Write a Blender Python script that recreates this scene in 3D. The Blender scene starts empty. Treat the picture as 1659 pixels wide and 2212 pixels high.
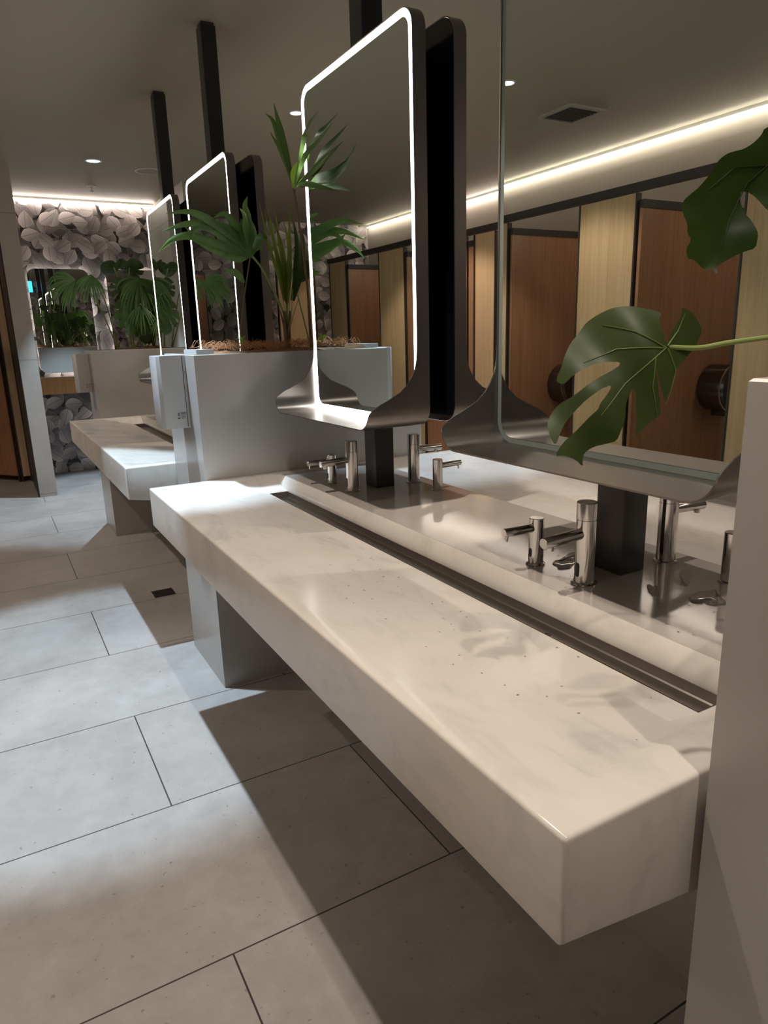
import bpy, bmesh, math, random
from mathutils import Vector, Matrix, geometry
R_ = random.Random(7)
SC = bpy.context.scene
COL = SC.collection
PI = math.pi

# ------------------------------------------------------------------ camera, world, exposure
cam_d = bpy.data.cameras.new('camera'); cam = bpy.data.objects.new('camera', cam_d); COL.objects.link(cam)
cx, cy, cz, yaw, pitch, roll, foc = -0.44651, -0.44079, 1.3576, -0.50799, -0.25152, -0.03002, 1496.13
fw = Vector((-math.sin(yaw)*math.cos(pitch), math.cos(yaw)*math.cos(pitch), math.sin(pitch)))
rt = Vector((math.cos(yaw), math.sin(yaw), 0)); up = rt.cross(fw)
RR = math.cos(roll)*rt + math.sin(roll)*up; UU = -math.sin(roll)*rt + math.cos(roll)*up
M = Matrix(((RR.x, UU.x, -fw.x, cx), (RR.y, UU.y, -fw.y, cy), (RR.z, UU.z, -fw.z, cz), (0, 0, 0, 1)))
cam.matrix_world = M
cam_d.sensor_fit = 'HORIZONTAL'; cam_d.sensor_width = 36; cam_d.lens = 36*foc/1659
cam_d.clip_start = 0.02
SC.camera = cam
SC.view_settings.view_transform = 'Standard'; SC.view_settings.look = 'None'
SC.view_settings.gamma = 1; SC.view_settings.use_curve_mapping = False
SC.view_settings.exposure = 1.0
wd = bpy.data.worlds.new('world'); SC.world = wd; wd.use_nodes = True
wd.node_tree.nodes['Background'].inputs[0].default_value = (0.02, 0.018, 0.016, 1)
SC.cycles.max_bounces = 10; SC.cycles.glossy_bounces = 8; SC.cycles.caustics_reflective = False
SC.cycles.sample_clamp_indirect = 4
H = 0.85; CEIL = 2.78; XC = 0.68
BACK_Y, XL, XR, FARY = -3.0, -3.15, 4.5, 8.4

# ------------------------------------------------------------------ light strengths (tuned here)
COVE_E = 12.0; LED_E = 6.5; HALO_E = 4.0
WARM = (1.0, 0.86, 0.74); COOL = (0.62, 0.81, 1.0); LEDC = (1.0, 0.97, 0.90)
# downlight or added fill: x, y, power, colour, spot angle
DOWNLIGHTS_AND_FILLS = [(-0.18, 2.42, 178, COOL, 50, 'spot'), (0.562, 6.02, 140, COOL, 64, 'spot'), (1.578, 4.217, 40, WARM, 95, 'spot'),
              (1.56, 2.42, 70, COOL, 60, 'spot'), (-0.17, 0.84, 46, WARM, 80, 'spot'), (1.55, 0.80, 24, WARM, 84, 'spot'), (-0.10, 0.05, 10, WARM, 90, 'spot'),
              (-0.05, -0.75, 26, WARM, 80, 'spot'), (-1.30, 3.19, 20, WARM, 105, 'spot'), (-1.30, 5.0, 30, WARM, 105, 'spot'), (2.6, 4.9, 28, WARM, 105, 'spot')]  # first and last two: unseen fill lamps added to brighten end face and cubicles

# ------------------------------------------------------------------ helpers
class NT:
    def __init__(s, mat): s.t = mat.node_tree; s.n = s.t.nodes; s.l = s.t.links
    def new(s, kind, **kw):
        o = s.n.new(kind)
        for k, v in kw.items(): setattr(o, k, v)
        return o
    def put(s, sock, v):
        if isinstance(v, bpy.types.NodeSocket): s.l.new(v, sock)
        elif v is not None: sock.default_value = v
    def m(s, op, a, b=None, c=None, clamp=False):
        o = s.new('ShaderNodeMath', operation=op); o.use_clamp = clamp
        s.put(o.inputs[0], a)
        if b is not None: s.put(o.inputs[1], b)
        if c is not None: s.put(o.inputs[2], c)
        return o.outputs[0]
    def mix(s, f, a, b, mode='MIX'):
        o = s.new('ShaderNodeMix', data_type='RGBA', blend_type=mode)
        s.put(o.inputs[0], f); s.put(o.inputs[6], a); s.put(o.inputs[7], b); return o.outputs[2]
    def noise(s, vec, scale, detail=3, rough=.5, dist=0):
        o = s.new('ShaderNodeTexNoise'); s.put(o.inputs['Vector'], vec)
        o.inputs['Scale'].default_value = scale; o.inputs['Detail'].default_value = detail
        o.inputs['Roughness'].default_value = rough; o.inputs['Distortion'].default_value = dist; return o.outputs[0]
    def ramp(s, f, stops):
        o = s.new('ShaderNodeValToRGB'); e = o.color_ramp.elements
        while len(e) < len(stops): e.new(0.5)
        for x, (p, c) in zip(e, stops): x.position = p; x.color = (*c, 1) if len(c) == 3 else c
        s.put(o.inputs[0], f); return o.outputs[0]
    def obj(s, scale=(1, 1, 1), rot=(0, 0, 0), loc=(0, 0, 0), src='Object'):
        c = s.new('ShaderNodeTexCoord'); mp = s.new('ShaderNodeMapping')
        mp.inputs['Scale'].default_value = scale; mp.inputs['Rotation'].default_value = rot; mp.inputs['Location'].default_value = loc
        s.l.new(c.outputs[src], mp.inputs[0]); return mp.outputs[0]

def mat(name, color=(.5, .5, .5), rough=.5, metal=0, spec=.5, emit=None, es=0, coat=0, trans=0, ior=None):
    m = bpy.data.materials.new(name); m.use_nodes = True
    b = m.node_tree.nodes['Principled BSDF']
    b.inputs['Base Color'].default_value = (*color, 1); b.inputs['Roughness'].default_value = rough
    b.inputs['Metallic'].default_value = metal; b.inputs['Specular IOR Level'].default_value = spec
    b.inputs['Coat Weight'].default_value = coat; b.inputs['Coat Roughness'].default_value = .08
    b.inputs['Transmission Weight'].default_value = trans
    if ior: b.inputs['IOR'].default_value = ior
    if emit: b.inputs['Emission Color'].default_value = (*emit, 1); b.inputs['Emission Strength'].default_value = es
    return m
def bsdf(m): return m.node_tree.nodes['Principled BSDF']
def bump(n, m, h, strength=.2, dist=.002):
    b = n.new('ShaderNodeBump'); b.inputs['Strength'].default_value = strength; b.inputs['Distance'].default_value = dist
    n.put(b.inputs['Height'], h); n.l.new(b.outputs[0], bsdf(m).inputs['Normal'])

class MB:
    def __init__(s): s.bm = bmesh.new()
    def face(s, pts):
        try: return s.bm.faces.new([s.bm.verts.new(p) for p in pts])
        except ValueError: return None
    def box(s, a, b, bev=0, seg=2):
        t = bmesh.new(); bmesh.ops.create_cube(t, size=1)
        for v in t.verts: v.co = Vector([(a[i]+b[i])/2 + v.co[i]*(b[i]-a[i]) for i in range(3)])
        if bev: bmesh.ops.bevel(t, geom=t.edges[:], offset=bev, segments=seg, affect='EDGES', profile=.7)
        s.add(t); return s
    def add(s, t):
        me = bpy.data.meshes.new('t'); t.to_mesh(me); t.free(); s.bm.from_mesh(me); bpy.data.meshes.remove(me)
    def lathe(s, prof, n=32, mtx=None, cap=True):
        t = bmesh.new(); rings = []
        for r, z in prof: rings.append([t.verts.new((r*math.cos(2*PI*k/n), r*math.sin(2*PI*k/n), z)) for k in range(n)])
        for a, b in zip(rings, rings[1:]):
            for k in range(n): t.faces.new((a[k], a[(k+1) % n], b[(k+1) % n], b[k]))
        if cap:
            if prof[0][0] > 1e-6: t.faces.new(list(reversed(rings[0])))
            if prof[-1][0] > 1e-6: t.faces.new(rings[-1])
        if mtx: bmesh.ops.transform(t, matrix=mtx, verts=t.verts)
        s.add(t); return s
    def tube(s, pts, rad, n=8, closed_ends=True):
        pts = [Vector(p) for p in pts]; t = bmesh.new(); rings = []
        rads = rad if isinstance(rad, (list, tuple)) else [rad]*len(pts)
        for i, p in enumerate(pts):
            d = (pts[min(i+1, len(pts)-1)] - pts[max(i-1, 0)]).normalized()
            q = d.orthogonal() if i == 0 else (pq - d*pq.dot(d))
            q.normalize(); pq = q; w = d.cross(q)
            rings.append([t.verts.new(p + (q*math.cos(2*PI*k/n) + w*math.sin(2*PI*k/n))*rads[i]) for k in range(n)])
        for a, b in zip(rings, rings[1:]):
            for k in range(n): t.faces.new((a[k], a[(k+1) % n], b[(k+1) % n], b[k]))
        if closed_ends: t.faces.new(list(reversed(rings[0]))); t.faces.new(rings[-1])
        s.add(t); return s
    def grid(s, rows, closed=False):
        vs = [[s.bm.verts.new(p) for p in r] for r in rows]
        for a, b in zip(vs, vs[1:]):
            m = len(a)
            for k in range(m if closed else m-1):
                try: s.bm.faces.new((a[k], a[(k+1) % m], b[(k+1) % m], b[k]))
                except ValueError: pass
        return vs
    def build(s, name, m, parent=None, loc=None, smooth=True, angle=35, kind=None):
        me = bpy.data.meshes.new(name)
        bmesh.ops.recalc_face_normals(s.bm, faces=s.bm.faces)
        s.bm.to_mesh(me); s.bm.free()
        if smooth:
            me.polygons.foreach_set('use_smooth', [True]*len(me.polygons)); me.set_sharp_from_angle(angle=math.radians(angle))
        for mm in (m if isinstance(m, (list, tuple)) else [m]): me.materials.append(mm)
        o = bpy.data.objects.new(name, me); COL.objects.link(o)
        if parent: o.parent = parent
        if loc: o.location = loc
        if kind: o['kind'] = kind
        return o
def thing(name, label, cat, loc=(0, 0, 0), rz=0, group=None):
    o = bpy.data.objects.new(name, None); COL.objects.link(o); o.empty_display_size = .05
    o.location = loc; o.rotation_euler = (0, 0, rz); o['label'] = label; o['category'] = cat
    if group: o['group'] = group
    return o
def tag(o, label, cat, group=None, kind=None):
    o['label'] = label; o['category'] = cat
    if group: o['group'] = group
    if kind: o['kind'] = kind
    return o
def dup(root, loc, label=None, rz=None, scale=None, group=None):
    r = root.copy(); COL.objects.link(r); r.location = loc
    if rz is not None: r.rotation_euler = (0, 0, rz)
    if scale is not None: r.scale = scale if isinstance(scale, tuple) else (scale,)*3
    if label: r['label'] = label
    if group: r['group'] = group
    for ch in list(root.children):
        c = ch.copy(); COL.objects.link(c); c.parent = r
        for g in ch.children:
            d = g.copy(); COL.objects.link(d); d.parent = c
    return r
def struct(mb, name, m, smooth=False):
    o = mb.build(name, m, smooth=smooth); o['kind'] = 'structure'; return o
def smoothpath(pts, n=6):
    pts = [Vector(p) for p in pts]
    P = [pts[0]*2-pts[1]] + pts + [pts[-1]*2-pts[-2]]; out = []
    for i in range(1, len(P)-2):
        a, b, c, d = P[i-1:i+3]
        for k in range(n):
            t = k/n; out.append(.5*((2*b)+(c-a)*t+(2*a-5*b+4*c-d)*t*t+(3*b-a-3*c+d)*t**3))
    out.append(pts[-1]); return out

# ------------------------------------------------------------------ materials
m_ceil = mat('ceiling_paint', (.40, .37, .285), .55, spec=.4)
m_wall = mat('cream_wall_paint', (.55, .49, .43), .6)
m_stub = mat('stone_tile_partition', (.44, .40, .35), .45)
n = NT(m_stub); v = n.obj(); f = n.noise(v, 3, 5, .6)
sx = n.new('ShaderNodeSeparateXYZ'); n.l.new(v, sx.inputs[0])
jz = n.m('ABSOLUTE', n.m('SUBTRACT', n.m('FRACT', n.m('DIVIDE', n.m('ADD', sx.outputs[2], 1.2-1.225), 1.2)), 0)); jm = n.m('LESS_THAN', jz, .004)
c = n.ramp(f, [(.3, (.40, .37, .33)), (.7, (.50, .46, .41))])
n.put(bsdf(m_stub).inputs['Base Color'], n.mix(jm, c, (.22, .2, .18, 1)))

m_floor = mat('concrete_look_floor_tile', (.45, .42, .38), .38, spec=.4)
n = NT(m_floor); v = n.obj()
br = n.new('ShaderNodeTexBrick'); mp = n.obj(loc=(.75, -.26, 0)); n.l.new(mp, br.inputs['Vector'])
br.offset = .5; br.inputs['Scale'].default_value = 1; br.inputs['Brick Width'].default_value = 1.2; br.inputs['Row Height'].default_value = .6
br.inputs['Mortar Size'].default_value = .0022; br.inputs['Mortar Smooth'].default_value = .1; br.inputs['Bias'].default_value = 0
br.inputs['Color1'].default_value = (.0, .0, .0, 1); br.inputs['Color2'].default_value = (1, 1, 1, 1)
f1 = n.noise(v, 1.7, 8, .62, .3); f2 = n.noise(v, 14, 6, .7)
f = n.m('ADD', n.m('MULTIPLY', f1, .7), n.m('MULTIPLY', f2, .3))
c = n.ramp(f, [(.3, (.32, .295, .275)), (.5, (.43, .405, .38)), (.68, (.53, .505, .48))])
sp = n.noise(v, 55, 2, .5); c = n.mix(n.m('MULTIPLY', n.m('GREATER_THAN', sp, .71), .5), c, (.16, .13, .11, 1))
rgb = n.new('ShaderNodeSeparateColor'); n.l.new(br.outputs['Color'], rgb.inputs[0])
c = n.mix(n.m('MULTIPLY', rgb.outputs[0], .12), c, (.25, .23, .2, 1))
c = n.mix(br.outputs['Fac'], c, (.05, .043, .038, 1))
n.put(bsdf(m_floor).inputs['Base Color'], c)
n.put(bsdf(m_floor).inputs['Roughness'], n.m('ADD', n.m('MULTIPLY', f2, .25), .32))

m_stone = mat('pale_veined_stone', (.72, .68, .62), .2, spec=.5)
n = NT(m_stone); v = n.obj()
vs = n.obj(scale=(2.6, 1.2, 1.6), rot=(.2, .1, .75))
f1 = n.noise(vs, 1.9, 5, .6, 1.2); f2 = n.noise(v, 2.4, 5, .6, .5); f3 = n.noise(vs, 7, 4, .6, .6)
c = n.ramp(f1, [(.28, (.58, .56, .52)), (.36, (.68, .655, .61)), (.43, (.73, .70, .65)), (.7, (.76, .725, .675))])
c2 = n.ramp(f3, [(.34, (.86, .87, .87)), (.48, (1, 1, 1))]); c = n.mix(.6, c, c2, 'MULTIPLY')
c3 = n.ramp(f2, [(.35, (.95, .92, .88)), (.6, (1, 1, 1))]); c = n.mix(.7, c, c3, 'MULTIPLY')
n.put(bsdf(m_stone).inputs['Base Color'], c)
n.put(bsdf(m_stone).inputs['Roughness'], n.m('ADD', n.m('MULTIPLY', f2, .12), .14))
m_ledge = mat('polished_taupe_stone', (.50, .46, .42), .12, spec=.75)
n = NT(m_ledge); f2 = n.noise(n.obj(), 2.5, 5, .6, .8); n.put(bsdf(m_ledge).inputs['Base Color'], n.ramp(f2, [(.3, (.44, .405, .37)), (.7, (.54, .505, .465))]))

m_planter = mat('grey_satin_laminate', (.38, .36, .345), .26, spec=.5)
n = NT(m_planter); f = n.noise(n.obj(), 1.3, 3, .5); n.put(bsdf(m_planter).inputs['Base Color'], n.ramp(f, [(.3, (.40, .38, .355)), (.7, (.475, .455, .43))]))
f = n.noise(n.obj(), 60, 2, .5); sp = n.m('GREATER_THAN', f, .78)
m_dryer = mat('pale_grey_enamel', (.56, .55, .55), .2, spec=.5)
m_black = mat('black_steel', (.022, .019, .019), .32, spec=.5)
m_blackpanel = mat('gloss_black_panel', (.006, .005, .007), .12, spec=.5)
m_frame = mat('brushed_bronze_steel', (.27, .248, .235), .30, metal=1)
n = NT(m_frame); f = n.noise(n.obj(scale=(3, 3, 90)), 3, 1, .5)
n.put(bsdf(m_frame).inputs['Roughness'], n.m('ADD', n.m('MULTIPLY', f, .06), .28))
m_mirror = mat('mirror_silver', (.80, .86, .83), .004, metal=1)
m_wmirror = mat('wall_mirror_silver', (.74, .78, .77), .004, metal=1)
m_led = mat('lit_frosted_band', (.9, .9, .88), .4, emit=LEDC, es=LED_E)
m_ledoff = mat('unlit_frosted_band', (.20, .24, .225), .4)
m_cove = mat('lit_cove_strip', (.9, .85, .8), .5, emit=(1.0, .87, .74), es=COVE_E*2.3)
m_cove2 = mat('lit_cove_strip_bright', (.9, .85, .8), .5, emit=(1.0, .87, .76), es=COVE_E*2.7)
m_halo = mat('lit_mirror_halo_strip', (.9, .9, .9), .5, emit=(1.0, .93, .86), es=HALO_E)
m_chrome = mat('satin_chrome', (.62, .60, .58), .13, metal=1)
m_steel = mat('brushed_drain_steel', (.42, .39, .355), .30, metal=1)
m_dark = mat('dark_hole', (.008, .007, .007), .5)
m_seam = mat('dark_bronze_trim', (.055, .045, .042), .4, spec=.4)
def wood(name, c1, c2, c3, rough=.42):
    m = mat(name, c2, rough, spec=.35); n = NT(m)
    v = n.obj(scale=(38, 38, 1.1)); f = n.noise(v, 1, 5, .65, .5)
    v2 = n.obj(scale=(140, 140, 3)); g = n.noise(v2, 1, 3, .6)
    f = n.m('ADD', n.m('MULTIPLY', f, .7), n.m('MULTIPLY', g, .3))
    n.put(bsdf(m).inputs['Base Color'], n.ramp(f, [(.32, c1), (.5, c2), (.68, c3)])); return m
m_oak = wood('pale_oak_laminate', (.60, .40, .20), (.70, .49, .27), (.78, .57, .34))
m_walnut = wood('brown_walnut_laminate', (.34, .16, .08), (.42, .21, .11), (.50, .265, .145), .3)
m_shelfwood = wood('orange_wood_shelf', (.50, .25, .09), (.58, .31, .12), (.64, .37, .16))
def leafmat(name, dark, light, rough=.35, tr_=.16):
    m = mat(name, light, rough, spec=.5); n = NT(m); f = n.noise(n.obj(), 9, 4, .6)
    n.put(bsdf(m).inputs['Base Color'], n.ramp(f, [(.3, dark), (.7, light)]))
    bsdf(m).inputs['Transmission Weight'].default_value = 0
    bsdf(m).inputs['Subsurface Weight'].default_value = 0
    tr = n.new('ShaderNodeBsdfTranslucent'); n.put(tr.inputs[0], (*[x*1.6 for x in light], 1))
    mx = n.new('ShaderNodeMixShader'); mx.inputs[0].default_value = tr_
    out = m.node_tree.nodes['Material Output']
    n.l.new(bsdf(m).outputs[0], mx.inputs[1]); n.l.new(tr.outputs[0], mx.inputs[2]); n.l.new(mx.outputs[0], out.inputs[0]); return m
m_leaf = leafmat('monstera_green', (.024, .043, .006), (.045, .076, .010), .42)
m_leafd = leafmat('dark_leaf_green', (.020, .046, .007), (.045, .09, .013))
m_palm = leafmat('palm_green', (.06, .14, .035), (.13, .24, .06), .38, .26)
m_palmy = leafmat('yellow_palm_green', (.10, .16, .02), (.24, .33, .05), .38, .3)
m_lime = leafmat('lime_leaf_green', (.20, .38, .03), (.30, .50, .05), .4, .35)
m_stem = mat('leaf_stem_green', (.22, .28, .08), .4)
m_vein = mat('leaf_vein_green', (.10, .15, .03), .45)
m_bstem = mat('brown_palm_stem', (.14, .09, .04), .6)
m_tan = mat('dry_tan_tip', (.55, .45, .28), .6)
m_coir = mat('orange_coir_fibre', (.42, .20, .085), .8)
m_soil = mat('coir_bed', (.30, .14, .06), .9)
n = NT(m_soil); f = n.noise(n.obj(), 60, 4, .7); n.put(bsdf(m_soil).inputs['Base Color'], n.ramp(f, [(.3, (.16, .07, .03)), (.7, (.42, .22, .1))])); bump(n, m_soil, f, 1, .01)
m_white = mat('white_enamel', (.72, .71, .69), .4)
m_grille = mat('ceiling_grille_grey', (.42, .40, .34), .6)
m_bronze = mat('dark_bronze_plastic', (.045, .026, .022), .16, spec=.8)
m_ink = mat('black_label_ink', (.03, .03, .03), .5)
m_water = mat('water', (1, 1, 1), .0, trans=1, ior=1.33)
m_cyan = mat('lit_cyan_sign', (0, .3, .6), .5, emit=(.02, .55, 1.0), es=3)
m_signw = mat('lit_white_sign', (.8, .9, 1), .5, emit=(.7, .95, 1.0), es=3)

def wallpaper():
    m = mat('leaf_print_tile', (.3, .3, .3), .3, spec=.4); n = NT(m)
    tc = n.new('ShaderNodeTexCoord'); sx = n.new('ShaderNodeSeparateXYZ'); n.l.new(tc.outputs['Object'], sx.inputs[0])
    px, pz = sx.outputs[0], sx.outputs[2]
    base = (.03, .023, .023, 1); out = base
    for i, (S, ox, oz, L, W, lo, hi) in enumerate([(8.0, .3, .7, .80, .46, .08, .18), (6.8, 3.1, 5.2, .72, .44, .13, .30), (6.5, 7.7, 1.9, .66, .42, .21, .43), (6.0, 11.3, 8.1, .56, .37, .29, .58), (5.5, 15.9, 3.3, .50, .33, .38, .70)]):
        cv = n.new('ShaderNodeCombineXYZ')
        n.put(cv.inputs[0], n.m('MULTIPLY_ADD', px, S, ox)); n.put(cv.inputs[1], n.m('MULTIPLY_ADD', pz, S, oz))
        vo = n.new('ShaderNodeTexVoronoi', voronoi_dimensions='2D'); vo.inputs['Scale'].default_value = 1; vo.inputs['Randomness'].default_value = .75
        n.l.new(cv.outputs[0], vo.inputs['Vector'])
        sub = n.new('ShaderNodeVectorMath', operation='SUBTRACT'); n.l.new(cv.outputs[0], sub.inputs[0]); n.l.new(vo.outputs['Position'], sub.inputs[1])
        sc = n.new('ShaderNodeSeparateColor'); n.l.new(vo.outputs['Color'], sc.inputs[0])
        ro = n.new('ShaderNodeVectorRotate', rotation_type='Z_AXIS'); n.l.new(sub.outputs[0], ro.inputs['Vector'])
        n.put(ro.inputs['Angle'], n.m('MULTIPLY', sc.outputs[0], 6.283))
        s2 = n.new('ShaderNodeSeparateXYZ'); n.l.new(ro.outputs[0], s2.inputs[0]); u, w = s2.outputs[0], s2.outputs[1]
        un = n.m('DIVIDE', u, L)
        prof = n.m('MULTIPLY', n.m('SUBTRACT', 1, n.m('POWER', n.m('ABSOLUTE', un), 2.2)), n.m('MULTIPLY_ADD', un, -.22, 1))
        d = n.m('DIVIDE', n.m('ABSOLUTE', w), n.m('MAXIMUM', n.m('MULTIPLY', prof, W), .001))
        inside = n.m('MULTIPLY', n.m('LESS_THAN', d, 1), n.m('LESS_THAN', n.m('ABSOLUTE', un), 1))
        keep = n.m('MULTIPLY', inside, n.m('GREATER_THAN', sc.outputs[2], .1 if i < 2 else .33))
        tone = n.m('MULTIPLY_ADD', sc.outputs[1], hi-lo, lo)
        tone = n.m('MULTIPLY', tone, n.m('MULTIPLY_ADD', n.m('DIVIDE', w, W), .38, .95))
        tone = n.m('MULTIPLY', tone, n.m('MULTIPLY_ADD', un, -.25, 1.0))
        veins = n.m('MULTIPLY_ADD', n.m('SINE', n.m('MULTIPLY', n.m('ADD', u, n.m('MULTIPLY', n.m('ABSOLUTE', w), -.8)), 42)), .04, 1)
        tone = n.m('MULTIPLY', tone, veins)
        rim = n.m('GREATER_THAN', d, .93); tone = n.m('MULTIPLY', tone, n.m('MULTIPLY_ADD', rim, .35, 1))
        mid = n.m('LESS_THAN', n.m('ABSOLUTE', w), .012); tone = n.m('MULTIPLY', tone, n.m('MULTIPLY_ADD', mid, -.6, 1))
        cc = n.new('ShaderNodeCombineColor'); n.put(cc.inputs[0], tone); n.put(cc.inputs[1], n.m('MULTIPLY', tone, .90)); n.put(cc.inputs[2], n.m('MULTIPLY', tone, .89))
        out = n.mix(keep, out, cc.outputs[0])
    jz = n.m('LESS_THAN', n.m('ABSOLUTE', n.m('SUBTRACT', n.m('FRACT', n.m('DIVIDE', n.m('SUBTRACT', pz, 2.49), 1.2)), .0)), .0022)
    jx = n.m('LESS_THAN', n.m('ABSOLUTE', n.m('FRACT', n.m('DIVIDE', n.m('SUBTRACT', px, 1.07), 1.2))), .0022)
    out = n.mix(n.m('MULTIPLY', n.m('MAXIMUM', jx, jz), .6), out, (.45, .4, .4, 1))
    n.put(bsdf(m).inputs['Base Color'], out); return m
m_paper = wallpaper()
LEAF_LOW=[ (-0.000,0.002),(-0.005,0.019),(-0.008,0.035),(-0.004,0.043),(-0.025,0.049),(-0.043,0.052),(-0.062,0.051),(-0.078,0.045),(-0.092,0.036),(-0.100,0.024),(-0.112,0.010),(-0.121,-0.007),(-0.126,-0.023),(-0.130,-0.032),(-0.132,-0.040),(-0.124,-0.045),(-0.112,-0.033),(-0.099,-0.025),(-0.085,-0.019),(-0.071,-0.017),(-0.055,-0.018),(-0.058,-0.024),(-0.078,-0.035),(-0.095,-0.045),(-0.112,-0.059),(-0.130,-0.069),(-0.140,-0.082),(-0.145,-0.094),(-0.143,-0.108),(-0.136,-0.122),(-0.129,-0.105),(-0.123,-0.093),(-0.112,-0.079),(-0.099,-0.065),(-0.081,-0.052),(-0.069,-0.047),(-0.068,-0.050),(-0.074,-0.059),(-0.083,-0.070),(-0.085,-0.077),(-0.095,-0.086),(-0.107,-0.100),(-0.118,-0.110),(-0.126,-0.117),(-0.138,-0.134),(-0.125,-0.133),(-0.111,-0.138),(-0.101,-0.147),(-0.102,-0.138),(-0.099,-0.129),(-0.088,-0.122),(-0.074,-0.119),(-0.062,-0.116),(-0.057,-0.103),(-0.051,-0.086),(-0.051,-0.072),(-0.045,-0.058),(-0.039,-0.048),(-0.037,-0.058),(-0.037,-0.075),(-0.035,-0.089),(-0.037,-0.101),(-0.038,-0.112),(-0.029,-0.102),(-0.017,-0.091),(-0.005,-0.083),(-0.006,-0.075),(-0.011,-0.054),(-0.016,-0.026),(-0.011,-0.040),(-0.007,-0.054),(-0.001,-0.070),(0.001,-0.058),(0.006,-0.040),(0.011,-0.028),(0.020,-0.019),(0.029,-0.008),(0.036,-0.001),(0.039,0.007),(0.043,0.019),(0.037,0.031),(0.029,0.042),(0.018,0.048),(0.018,0.040),(0.014,0.029),(0.005,0.017),(0.002,0.007) ]
LEAF_HIGH=[ (0.000,0.017),(-0.003,0.010),(-0.009,0.003),(-0.018,-0.005),(-0.029,-0.012),(-0.040,-0.015),(-0.051,-0.019),(-0.060,-0.026),(-0.065,-0.033),(-0.072,-0.045),(-0.083,-0.058),(-0.094,-0.067),(-0.102,-0.074),(-0.105,-0.083),(-0.104,-0.092),(-0.099,-0.105),(-0.099,-0.116),(-0.093,-0.123),(-0.099,-0.134),(-0.095,-0.145),(-0.087,-0.145),(-0.079,-0.151),(-0.069,-0.159),(-0.065,-0.155),(-0.061,-0.160),(-0.058,-0.164),(-0.058,-0.156),(-0.055,-0.151),(-0.040,-0.143),(-0.027,-0.137),(-0.014,-0.134),(-0.012,-0.120),(-0.013,-0.112),(-0.018,-0.100),(-0.024,-0.089),(-0.027,-0.076),(-0.028,-0.065),(-0.027,-0.059),(-0.019,-0.060),(-0.011,-0.066),(-0.004,-0.076),(0.001,-0.085),(0.014,-0.096),(0.030,-0.105),(0.041,-0.103),(0.047,-0.083),(0.052,-0.051),(0.047,-0.019),(0.034,0.010),(0.016,0.024) ]
PALM_A=[ [(0.511,1.680),(0.447,1.732),(0.371,1.781),(0.291,1.809),(0.201,1.798)],[(0.511,1.676),(0.427,1.726),(0.355,1.765),(0.278,1.770),(0.186,1.741)],[(0.510,1.671),(0.443,1.692),(0.364,1.713),(0.306,1.733),(0.270,1.761)],[(0.510,1.667),(0.422,1.673),(0.363,1.696),(0.297,1.732),(0.227,1.717),(0.170,1.671)],[(0.511,1.680),(0.485,1.724),(0.430,1.762),(0.355,1.767),(0.308,1.752),(0.286,1.713)],[(0.514,1.685),(0.492,1.746),(0.461,1.785),(0.430,1.816),(0.389,1.801)],[(0.517,1.689),(0.493,1.760),(0.472,1.798),(0.444,1.814)],[(0.519,1.685),(0.516,1.747),(0.506,1.800),(0.494,1.839),(0.501,1.869)],[(0.523,1.681),(0.536,1.748),(0.525,1.792),(0.504,1.830)],[(0.515,1.667),(0.470,1.657),(0.431,1.658),(0.392,1.654)],[(0.525,1.676),(0.558,1.704),(0.566,1.686)],[(0.526,1.681),(0.544,1.722),(0.555,1.736),(0.540,1.730)] ]
PALM_B=[ [(0.656,1.487),(0.636,1.591),(0.609,1.706),(0.581,1.874)],[(0.656,1.487),(0.643,1.615),(0.617,1.751),(0.593,1.835)],[(0.658,1.487),(0.659,1.615),(0.648,1.753),(0.643,1.865)],[(0.660,1.487),(0.670,1.615),(0.669,1.753),(0.677,1.873)],[(0.661,1.487),(0.678,1.615),(0.682,1.754),(0.690,1.872)],[(0.662,1.487),(0.688,1.615),(0.688,1.731),(0.678,1.817)],[(0.656,1.487),(0.632,1.638),(0.614,1.774),(0.604,1.845)],[(0.658,1.487),(0.666,1.638),(0.657,1.730),(0.631,1.802)] ]
PALM_C=[ [(0.667,1.497),(0.695,1.592),(0.706,1.686),(0.692,1.795)],[(0.667,1.497),(0.707,1.616),(0.727,1.686),(0.727,1.756)],[(0.688,1.568),(0.733,1.602),(0.746,1.640),(0.751,1.593)] ]
PALM_ST=[ [(0.645,1.372),(0.644,1.440),(0.611,1.525),(0.562,1.622),(0.513,1.680)],[(0.650,1.372),(0.658,1.487)],[(0.656,1.372),(0.678,1.544),(0.678,1.615)],[(0.732,1.375),(0.738,1.592),(0.721,1.755),(0.718,1.869),(0.717,1.927)],[(0.444,1.349),(0.471,1.498),(0.505,1.640),(0.509,1.658)] ]

# ------------------------------------------------------------------ setting
def wallbox(name, a, b, m): return struct(MB().box(a, b), name, m)
wallbox('floor', (XL-.1, BACK_Y-.1, -.08), (XR+.1, FARY+.1, 0), m_floor)
wallbox('ceiling', (XL-.1, BACK_Y-.1, CEIL), (XR+.1, FARY+.1, CEIL+.08), m_ceil)
wallbox('wall_left', (XL-.1, BACK_Y, 0), (XL, FARY, CEIL), m_wall)
wallbox('wall_right', (XR, BACK_Y, 0), (XR+.1, FARY, CEIL), m_wall)
wallbox('wall_back', (XL-.1, BACK_Y-.1, 0), (XR+.1, BACK_Y, CEIL), m_paper)
wallbox('wall_far', (-.06, 7.75, 0), (1.46, 7.85, CEIL), m_paper)
wallbox('wall_far_left', (XL, FARY, 0), (-.1, FARY+.1, CEIL), m_paper)
wallbox('wall_far_right', (1.42, FARY, 0), (XR, FARY+.1, CEIL), m_paper)
wallbox('wall_partition_left', (-.176, 6.5, 0), (-.03, 8.45, CEIL), m_stub)
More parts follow.
